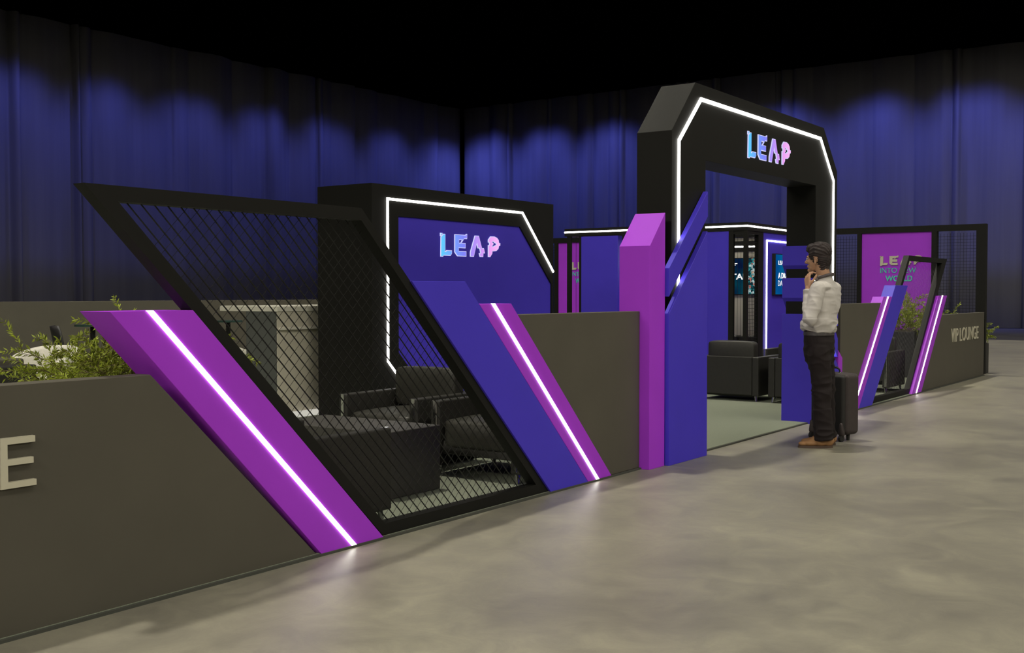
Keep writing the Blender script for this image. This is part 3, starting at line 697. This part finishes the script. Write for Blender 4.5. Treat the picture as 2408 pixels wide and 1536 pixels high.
# ---- plants ---------------------------------------------------------------------
def sprigs(p, x0, x1, y0, y1, z, n, seed, hi, reach, lean=(0, 0), leaf=0.026, fall=1.0, ymin=-9):
    """arching stems with needle leaves; parts stems and foliage"""
    rnd = random.Random(seed); st = MB(); lf = MB()
    for i in range(n):
        b = Vector((rnd.uniform(x0, x1), rnd.uniform(y0, y1), z))
        az = rnd.uniform(0, 2 * math.pi); L = rnd.uniform(0.55, 1.0) * reach; el = R(rnd.uniform(28, 82))
        d = Vector((math.cos(az) * math.cos(el) + lean[0], math.sin(az) * math.cos(el) + lean[1], math.sin(el) * hi)).normalized()
        def twig(b, d, L, r0, sub):
            pts = [b.copy()]; p_ = b.copy(); dd = d.copy(); seg = 9
            for k in range(seg):
                dd = (dd + Vector((rnd.uniform(-.16, .16), rnd.uniform(-.16, .16), -0.115 * fall * (k / seg + 0.25)))).normalized(); p_ = p_ + dd * L / seg
                if ymin > -1 and p_.x < -0.60: p_.x = -0.60 + rnd.uniform(0, 0.02); dd.x = abs(dd.x) * 0.3
                if p_.y < ymin: p_.y = ymin; dd.y = abs(dd.y) * 0.3
                pts.append(p_.copy())
                if k > 0:
                    for q in range(5):
                        c = pts[-2].lerp(p_, rnd.random()); a = rnd.uniform(0, 2 * math.pi)
                        side = dd.cross(Vector((math.cos(a), math.sin(a), 0.3))).normalized()
                        ld = (dd * rnd.uniform(0.5, 1.0) + side * 0.75).normalized(); ll = leaf * rnd.uniform(0.6, 1.15)
                        w = ld.cross(Vector((rnd.uniform(-1, 1), rnd.uniform(-1, 1), 0.4))).normalized() * ll * 0.13
                        lf.add([c, c + ld * ll * 0.45 + w, c + ld * ll, c + ld * ll * 0.45 - w], [(0, 1, 2, 3)])
                if sub and k in (3, 5, 7): twig(p_, (dd + Vector((rnd.uniform(-.8, .8), rnd.uniform(-.8, .8), rnd.uniform(-.2, .5)))).normalized(), L * 0.42, r0 * 0.5, False)
            st.tube(pts, [r0 * (1 - 0.8 * k / seg) for k in range(seg + 1)], 4, cap=False)
        twig(b, d, L, 0.0032, True)
    st.build('stems', M['stem'], p, weld=False); lf.build('foliage', M['leaf'], p, weld=False)
def planter(loc, sx, sy, h, label, n, seed, hi, reach, lean=(0, 0), leaf=0.026, fall=1.0, ymin=-9):
    p = tag(empty('potted_plant', loc), label, 'plant', 'green plants in black planters')
    MB().box(-sx / 2, sx / 2, -sy / 2, sy / 2, 0, h).build('planter_box', M['planter'], p, bevel=0.004, seg=1)
    MB().box(-sx / 2 + 0.02, sx / 2 - 0.02, -sy / 2 + 0.02, sy / 2 - 0.02, h, h + 0.008).build('soil', M['soil'], p)
    sprigs(p, -sx / 2 + 0.05, sx / 2 - 0.05, -sy / 2 + 0.05, sy / 2 - 0.05, h + 0.005, n, seed, hi, reach, lean, leaf, fall, ymin)
planter((3.14, 4.50, 0.016), 0.66, 0.36, 0.84, 'wide spread of yellow green sprigs in a planter behind the nearest grey wall', 115, 3, 0.62, 0.42, lean=(-0.02, 0.05), leaf=0.028, fall=1.25, ymin=-0.22)
sprigs(bpy.data.objects['potted_plant'], 0.16, 0.30, -0.1, 0.12, 0.845, 16, 12, 0.75, 0.50, (1.1, 0.0), 0.028, 1.1, -0.22)
planter((18.1, 5.0, 0.016), 1.0, 0.5, 0.72, 'drooping green plant in a tall black planter seen inside the right leaning frame', 55, 8, 1.0, 0.60, lean=(-0.15, -0.05), leaf=0.045, fall=1.3)
planter((19.52, 4.28, 0.0), 0.34, 0.36, 0.50, 'small plant in a black planter outside the far right end of the stand', 26, 21, 1.0, 0.42, lean=(0.25, -0.1), leaf=0.035, fall=1.2)

# ================================================================== THE MAN AND HIS CASE
M['skin'] = mat('skin', (0.42, 0.24, 0.145), 0.5, var=0.06, scale=18, spec=0.35)
M['hair'] = mat('dark_brown_hair', (0.022, 0.014, 0.013), 0.72, var=0.4, scale=26, bump=0.8, bscale=45, stretch=(1, 1, 3.5))
M['shirt'] = mat('pale_cotton_shirt', (0.50, 0.47, 0.445), 0.8, var=0.03, scale=9, bump=0.08, bscale=300, spec=0.2)
M['trousers'] = mat('dark_brown_trousers', (0.0135, 0.0092, 0.0095), 0.8, var=0.15, scale=12, spec=0.25)
M['belt'] = mat('grey_brown_belt', (0.055, 0.048, 0.048), 0.5, var=0.35, scale=22)
M['shoe'] = mat('tan_suede_shoe', (0.30, 0.155, 0.062), 0.65, var=0.12, scale=20)
M['sole'] = mat('brown_shoe_sole', (0.075, 0.045, 0.03), 0.6, var=0.1)
M['headset'] = mat('grey_brown_headphones', (0.085, 0.070, 0.074), 0.45, var=0.15, scale=12)
M['case'] = mat('dark_brown_case_fabric', (0.036, 0.026, 0.026), 0.6, var=0.1, scale=30, bump=0.2, bscale=400)
M['case_dark'] = mat('black_case_fabric', (0.010, 0.009, 0.009), 0.6, var=0.1, scale=30)
M['eye'] = mat('eye_white', (0.6, 0.58, 0.55), 0.3); M['lace'] = mat('pale_laces', (0.45, 0.30, 0.16), 0.7)

# local frame: +x = to the right of the view, +y = away from the viewer, z up
man = tag(empty('person', (9.393, 3.343, 0.0), R(YAW - 90)), 'man in a white shirt, dark trousers and tan shoes, hand raised to his chin', 'person')
V = Vector
FB, LB = V((-0.82, 0.57, 0)), V((-0.57, -0.82, 0))              # torso front and left
def ring_loft(mb, rings, seg=32):
    """rings: (cx, cy, z, half width, half depth, yaw deg of the front, squareness)"""
    k = len(mb.v); n = len(rings)
    for cx, cy, z, w, d, yaw in rings:
        f = V((math.cos(R(yaw)), math.sin(R(yaw)))); l = V((-f.y, f.x))
        for j in range(seg):
            t = 2 * math.pi * j / seg; c, s_ = math.cos(t), math.sin(t); e = 0.85
            c = math.copysign(abs(c) ** e, c); s_ = math.copysign(abs(s_) ** e, s_)
            p = l * w * c + f * d * s_; mb.v.append((cx + p.x, cy + p.y, z))
    for i in range(n - 1):
        for j in range(seg): a = k + i * seg + j; b = k + i * seg + (j + 1) % seg; mb.f.append((a, b, b + seg, a + seg))
    mb.f.append(tuple(k + j for j in reversed(range(seg)))); mb.f.append(tuple(k + (n - 1) * seg + j for j in range(seg)))
YB = 145.2                                                       # heading of the torso front in the local frame
shL, shR = V((-0.058, -0.150, 1.385)), V((0.168, 0.140, 1.385))
elL, elR = V((-0.142, -0.205, 1.135)), V((0.137, 0.215, 1.10))
wrL, wrR = V((-0.128, -0.090, 1.385)), V((0.10, 0.27, 0.90))
hpL, hpR = V((-0.035, -0.075, 0.90)), V((0.05, 0.075, 0.90))
knL, knR = V((-0.012, -0.085, 0.50)), V((0.085, 0.075, 0.50))
anL, anR = V((0.015, -0.085, 0.10)), V((0.105, 0.085, 0.10))
HC = V((-0.013, 0.03, 1.665)); FH = V((-0.81, 0.586, 0)); LH = V((-0.586, -0.81, 0))  # head centre, face direction, head left
HYAW = math.atan2(FH.y, FH.x)
def hp(f, l, z): return HC + FH * f + LH * l + V((0, 0, z))
body = MB()
body.ellipsoid(hp(-0.010, 0, 0.015), (0.092, 0.072, 0.100), HYAW, 28, 18)
body.ellipsoid(hp(0.035, 0, -0.030), (0.056, 0.058, 0.085), HYAW, 24, 16)
body.ellipsoid(hp(0.045, 0, -0.092), (0.038, 0.040, 0.040), HYAW, 20, 12)
body.ellipsoid(hp(0.072, 0, -0.120), (0.020, 0.024, 0.018), HYAW, 16, 10)
body.ellipsoid(hp(0.080, 0, -0.004), (0.014, 0.050, 0.016), HYAW, 16, 10)             # brow
body.capsule(hp(0.088, 0, -0.016), 0.008, hp(0.108, 0, -0.050), 0.0125, 10)           # nose
body.ellipsoid(hp(0.096, 0, -0.056), (0.010, 0.017, 0.009), HYAW, 12, 8)
body.ellipsoid(hp(0.085, 0, -0.082), (0.010, 0.023, 0.006), HYAW, 12, 8)             # lips
body.ellipsoid(hp(0.083, 0, -0.092), (0.010, 0.020, 0.007), HYAW, 12, 8)
for s in (-1, 1):
    body.ellipsoid(hp(0.060, s * 0.037, -0.045), (0.026, 0.020, 0.024), HYAW, 14, 10)    # cheeks
    for i in range(9):                                                                # ear rim
        a = R(-70 + i * 32); body.ellipsoid(hp(-0.006 - 0.004 + 0.0125 * math.cos(a), s * 0.076, -0.040 + 0.025 * math.sin(a)), (0.0065, 0.006, 0.0075), HYAW, 8, 6)
    body.ellipsoid(hp(-0.004, s * 0.070, -0.040), (0.013, 0.004, 0.022), HYAW, 10, 8); body.ellipsoid(hp(0.0, s * 0.073, -0.065), (0.0075, 0.005, 0.009), HYAW, 8, 6)
body.capsule(V((0.045, 0.02, 1.42)), 0.062, hp(-0.030, 0, -0.055), 0.055, 20)
ring_loft(body, [(0.0, 0.0, 0.84, .150, .105, YB), (0.0, 0.0, 0.97, .145, .095, YB), (0.01, 0.0, 1.10, .145, .100, YB), (0.035, 0, 1.25, .150, .100, YB), (0.05, 0.0, 1.35, .145, .080, YB), (0.05, 0.0, 1.42, .07, .06, YB)])
for a, b, c, ra, rb, rc in ((shL, elL, wrL, .040, .034, .027), (shR, elR, wrR, .040, .034, .027)):
    body.capsule(a, ra, b, rb, 14); body.capsule(b, rb, c, rc, 14)
for a, b, c in ((hpL, knL, anL), (hpR, knR, anR)): body.capsule(a, .075, b, .052, 16); body.capsule(b, .052, c, .038, 16)
def hand(mb, wrist, fwd, up, curls, thumb, scale=1.0, side=1):
    """palm from the wrist along fwd; 'up' is the back of the hand; side=+1 puts the index finger at fwd x up"""
    fwd = V(fwd).normalized(); up = (V(up) - V(up).dot(fwd) * fwd).normalized(); ac = fwd.cross(up) * side
    pl = 0.085 * scale
    for k in range(4):
        o = ac * (0.030 - 0.020 * k) * scale
        mb.capsule(wrist + o * 0.6, 0.0145 * scale, wrist + fwd * pl * (1, 1.02, 0.97, 0.9)[k] + o, 0.0115 * scale, 10)
    for k in range(4):
        p = wrist + fwd * pl * (1, 1.02, 0.97, 0.9)[k] + ac * (0.030 - 0.020 * k) * scale; d = fwd.copy(); L = (0.040, 0.045, 0.041, 0.032)[k] * scale; r = 0.0092 * scale
        spread = ac * (0.06 - 0.04 * k)
        for j in range(3):
            d = (Matrix.Rotation(R(curls[k][j]) * (-1), 3, up.cross(fwd) * -1) @ d + spread * 0.5).normalized()
            q = p + d * L; mb.capsule(p, r, q, r * 0.9, 10); p = q; L *= 0.72; r *= 0.92
    p = wrist + fwd * 0.022 * scale + ac * 0.028 * scale; d = (ac * thumb[0] + fwd * thumb[1] - up * thumb[2]).normalized()
    mb.capsule(wrist + fwd * 0.01 + ac * 0.012, 0.014 * scale, p + d * 0.03 * scale, 0.0125 * scale, 10); p = p + d * 0.03 * scale
    for L in (0.034, 0.026):
        d = (d + fwd * 0.35 - up * 0.1).normalized(); q = p + d * L * scale; mb.capsule(p, 0.0108 * scale, q, 0.0095 * scale, 10); p = q
# left hand comes up under the chin, fingers folding over towards the mouth
hand(body, wrL + V((0, 0, 0.012)), (-0.02, 0.30, 0.95), (-0.93, -0.30, 0.12), [(28, 48, 30), (26, 46, 30), (24, 44, 28), (20, 40, 26)], (0.7, 0.6, 0.5), 1.0, side=1)
hand(body, wrR, (-0.25, 0.10, -0.95), (0.85, 0.5, -0.1), [(12, 18, 14), (14, 20, 14), (16, 22, 16), (18, 24, 16)], (0.6, 0.7, 0.4), 1.0, side=-1)
skin = remesh(body, 0.0042, 'body', M['skin'], man, 2)
for s in (-1, 1):
    MB().ellipsoid(hp(0.0835, s * 0.030, -0.020), (0.010, 0.012, 0.008), HYAW, 14, 10).build('eye', M['eye'], man, smooth=True)
    MB().ellipsoid(hp(0.0925, s * 0.030, -0.020), (0.003, 0.005, 0.005), HYAW, 10, 8).build('iris', M['hair'], man, smooth=True)
    MB().capsule(hp(0.090, s * 0.016, 0.002), 0.003, hp(0.082, s * 0.048, 0.002), 0.002, 6).build('eyebrow', M['hair'], man, smooth=True)
# hair: cap, swept top, sides, nape
hr = MB()
hr.ellipsoid(hp(-0.022, 0, 0.040), (0.101, 0.084, 0.092), HYAW, 32, 20)
hr.ellipsoid(hp(-0.052, 0, -0.022), (0.068, 0.077, 0.086), HYAW, 28, 18)
hr.ellipsoid(hp(-0.052, 0, -0.088), (0.046, 0.058, 0.055), HYAW, 24, 14)
hr.ellipsoid(hp(0.048, 0, 0.068), (0.052, 0.064, 0.046), HYAW, 22, 12)
for i in range(16):
    a = -0.055 + 0.0075 * i; hr.capsule(hp(-0.055 + 0.003 * (i % 4), a, 0.108 - 2.6 * a * a), 0.014, hp(0.082 - 0.003 * (i % 3), a * 0.95 - 0.008, 0.062 + 0.004 * (i % 5) - 3.0 * a * a), 0.010, 8)
for s in (-1, 1):
    hr.ellipsoid(hp(0.034, s * 0.060, 0.018), (0.030, 0.015, 0.050), HYAW, 14, 10)
    hr.capsule(hp(0.020, s * 0.067, -0.015), 0.009, hp(0.015, s * 0.064, -0.055), 0.0045, 8)
def hair_d(p):
    q = p - HC; a = math.atan2(q.dot(LH), q.z + 0.02)
    return 0.0030 * math.sin(a * 26 + 8 * noise.noise(p * 9)) + 0.0055 * noise.noise(V((p.x * 16, p.y * 16, p.z * 8)))
remesh(hr, 0.0042, 'hair', M['hair'], man, 1, hair_d)
# shirt
st = MB()
ring_loft(st, [(-0.005, 0.0, 1.012, .156, .120, YB), (-0.006, 0.0, 1.035, .176, .142, YB), (0.0, 0.0, 1.08, .184, .144, YB), (0.014, 0.0, 1.16, .180, .132, YB), (0.030, 0.0, 1.26, .188, .128, YB), (0.045, 0.0, 1.34, .188, .118, YB), (0.050, 0.0, 1.40, .170, .100, YB), (0.048, 0.0, 1.445, .105, .080, YB), (0.045, 0.0, 1.47, .070, .066, YB)])
st.capsule(shL, .066, elL, .056, 20); st.capsule(elL, .057, wrL - V((0, -0.004, 0.05)), .044, 20)
st.tube([wrL - V((0.001, -0.0, 0.065)), wrL - V((0, 0, 0.008))], [.045, .046], 24)
st.capsule(shR, .064, elR, .052, 20); st.capsule(elR, .052, V((0.112, 0.262, 0.955)), .040, 20)
st.ellipsoid(V((-0.02, -0.105, 1.395)), (0.075, 0.085, 0.052), 0.6); st.ellipsoid(V((0.13, 0.10, 1.395)), (0.075, 0.085, 0.052), 0.6)
st.tube([(0.048, 0.004, 1.45), (0.040, 0.010, 1.505)], [.073, .066], 28)                # collar
def shirt_d(p):
    w = 0
    # diagonal drag lines from the shoulders to the small of the back, blousing at the waist
    g = noise.noise(V((p.x * 5 + p.z * 2.5, p.y * 5, p.z * 1.6))) ; w += 0.019 * (1 - abs(g) * 2.6) * (0.35 + 0.65 * max(0, min(1, (1.42 - p.z) * 3)))
    g2 = noise.noise(V((p.x * 9, p.y * 9 + 4, p.z * 22))); w += 0.009 * (1 - abs(g2) * 2.4) * (1 if p.z < 1.13 else 0.35)
    g3 = noise.noise(V((p.x * 18 + 7, p.y * 18, p.z * 12))); w += 0.0022 * g3
    for e in (elL, elR):
        d = (p - e).length
        if d < 0.12: w += 0.005 * math.sin(d * 150) * (1 - d / 0.12)
    return w - 0.006
shirt = remesh(st, 0.0052, 'shirt', M['shirt'], man, 3, shirt_d)
# trousers
tr = MB()
ring_loft(tr, [(0.0, 0.0, 0.66, .105, .080, 165), (-0.002, 0.0, 0.74, .140, .108, 162), (-0.004, 0.0, 0.80, .150, .122, 160), (-0.003, 0.0, 0.86, .158, .128, 158), (-0.004, 0.0, 0.92, .158, .128, 152), (-0.005, 0.0, 0.98, .150, .118, YB), (-0.006, 0.0, 1.005, .148, .114, YB)])
tr.capsule(V((-0.028, -0.075, 0.84)), .103, V((-0.004, -0.085, 0.54)), .081, 24); tr.capsule(V((-0.004, -0.085, 0.54)), .080, V((0.000, -0.085, 0.30)), .078, 24)
tr.tube([(0.002, -0.085, 0.34), (0.012, -0.085, 0.20), (0.020, -0.085, 0.075)], [.083, .080, .080], 28)
tr.capsule(V((0.045, 0.075, 0.84)), .100, V((0.082, 0.080, 0.52)), .080, 24); tr.capsule(V((0.082, 0.080, 0.52)), .079, V((0.092, 0.085, 0.30)), .077, 24)
tr.tube([(0.090, 0.085, 0.34), (0.10, 0.085, 0.20), (0.105, 0.085, 0.075)], [.077, .075, .074], 28)
def tr_d(p):
    k = 0.3 + math.exp(-((p.z - 0.52) / 0.10) ** 2) + 1.1 * math.exp(-((p.z - 0.12) / 0.07) ** 2) + 0.7 * math.exp(-((p.z - 0.78) / 0.09) ** 2)
    g = noise.noise(V((p.x * 7 + p.z * 3, p.y * 7, p.z * 14))); g2 = noise.noise(V((p.x * 6, p.y * 6, p.z * 2.4 + 5)))
    return 0.012 * k * (1 - abs(g) * 2.4) + 0.006 * (1 - abs(g2) * 2) - 0.006
remesh(tr, 0.0052, 'trousers', M['trousers'], man, 3, tr_d)
bl = MB(); ring_loft(bl, [(-0.006, 0.0, 0.978, .157, .124, YB), (-0.006, 0.0, 1.010, .156, .122, YB)], 48)
bl.build('belt', M['belt'], man, smooth=False)
# shoes
def shoe(ax, ay, yaw):
    s = empty('shoe', (ax, ay, 0)); s.parent = man; s.rotation_euler = (0, 0, R(yaw))
    o = MB(); o.ellipsoid((-0.045, 0, 0.060), (0.052, 0.036, 0.048)); o.ellipsoid((0.02, 0, 0.055), (0.075, 0.038, 0.045)); o.ellipsoid((0.10, 0, 0.040), (0.075, 0.046, 0.030))
    o.ellipsoid((0.165, -0.004, 0.034), (0.045, 0.036, 0.022)); o.ellipsoid((-0.01, 0, 0.095), (0.050, 0.036, 0.040)); o.capsule((0.03, 0, 0.095), 0.028, (0.09, 0, 0.058), 0.028)
    a = remesh(o, 0.0045, 'upper', M['shoe'], s, 2)
    sl = MB(); pts = []
    for i in range(36):
        t = 2 * math.pi * i / 36; x = 0.063 + 0.150 * math.cos(t); w = 0.040 + 0.009 * math.sin((x + 0.05) * 9)
        pts.append((x, math.sin(t) * w))
    vs = [(x, y, 0.0) for x, y in pts] + [(x, y, 0.020) for x, y in pts]; n = 36
    sl.add(vs, [tuple(reversed(range(n))), tuple(range(n, 2 * n))] + [(i, (i + 1) % n, n + (i + 1) % n, n + i) for i in range(n)])
    sl.build('sole', M['sole'], s)
    for i in range(5): MB().capsule((0.035 + i * 0.014, -0.016, 0.118 - i * 0.0105), 0.0025, (0.035 + i * 0.014, 0.016, 0.118 - i * 0.0105), 0.0025, 6).build('lace', M['lace'], s, smooth=True)
shoe(0.012, -0.085, 176); shoe(0.085, 0.085, 170)
# headphones round the neck
hd = tag(empty('headphones', (9.393, 3.343, 0.0), R(YAW - 90)), 'grey brown headphones hanging around the neck of the man', 'headphones')
pts = []
for i in range(21):
    t = R(-128 + 256 * i / 20); w = V((math.cos(t), math.sin(t)))
    p = V((0.045, 0.012, 1.475)) - FB * 0.076 * math.cos(t) * 0.95 + LB * 0.080 * math.sin(t); p.z = 1.512 - 0.036 * (1 - math.cos(t)) * 0.72
    pts.append(p)
MB().tube(pts, 0.0125, 12).build('headband', M['headset'], hd, smooth=True)
for e in (0, -1):
    p = pts[e]; q = p + FB * 0.012 + V((0, 0, -0.018)); ax = (FB * 0.75 + V((0, 0, -0.30)) + (LB if e else -LB) * 0.62).normalized()
    c = MB().tube([q - ax * 0.018, q - ax * 0.010, q + ax * 0.012, q + ax * 0.016], [0.030, 0.037, 0.037, 0.032], 24).build('ear_cup', M['headset'], hd, smooth=False)
    MB().tube([q + ax * 0.014, q + ax * 0.019], [0.024, 0.022], 20).build('cup_ring', M['chrome'], c)
# rolling case
cs = tag(empty('rolling_suitcase', (0, 0, 0)), 'dark brown rolling suitcase standing behind the legs of the man', 'suitcase')
Rv = V((math.sin(R(YAW)), -math.cos(R(YAW)), 0)); Fv = V((math.cos(R(YAW)), math.sin(R(YAW)), 0))
c0 = V((9.393, 3.343, 0)) + Rv * 0.286 + Fv * 0.27             # near lower corner
u = (Rv * -0.586 + Fv * 0.810)                                  # along the wide side, away to the left
cs.location = c0 + u * 0.18; cs.rotation_euler = (0, 0, math.atan2(u.y, u.x) - math.pi)     # local -x runs along u, local y to the right
cs_y = 0.215
def rb(x0, x1, y0, y1, z0, z1, r, name, m, par, sg=5): return MB().box(x0, x1, y0, y1, z0, z1).build(name, m, par, bevel=r, seg=sg, smooth=False)
mx = -1
sh_ = rb(-0.190, 0.190, 0.05, 0.245, 0.055, 0.615, 0.045, 'shell', M['case'], cs, 6)
rb(-0.180, 0.180, 0.0, 0.06, 0.06, 0.600, 0.028, 'back_panel', M['case_dark'], cs, 5)
rb(-0.15, 0.15, 0.235, 0.262, 0.12, 0.40, 0.02, 'front_pocket', M['case'], cs, 4)
for s in (-1, 1):
    MB().capsule((s * 0.165, 0.012, 0.075), 0.030, (s * 0.165, 0.004, 0.155), 0.016, 14).build('wheel_guard', M['case'], cs, smooth=True)
    MB().tube([(s * 0.165 - 0.013, 0.005, 0.030), (s * 0.165 + 0.013, 0.005, 0.030)], 0.030, 24).build('wheel', M['case_dark'], cs)
    MB().tube([(s * 0.13, 0.15, 0.0), (s * 0.13, 0.15, 0.058)], [0.014, 0.018], 12).build('foot', M['case_dark'], cs)
hl = MB().tube([(-0.075, 0.10, 0.610), (-0.070, 0.10, 0.645), (-0.045, 0.10, 0.662), (0.045, 0.10, 0.662), (0.070, 0.10, 0.645), (0.075, 0.10, 0.610)], [0.007, 0.008, 0.010, 0.010, 0.008, 0.007], 12).build('carry_handle', M['case_dark'], cs, smooth=True)
for s in (-1, 1): MB().box(s * 0.075 - 0.012, s * 0.075 + 0.012, 0.085, 0.115, 0.608, 0.622).build('handle_mount', M['chrome'], cs, bevel=0.003)
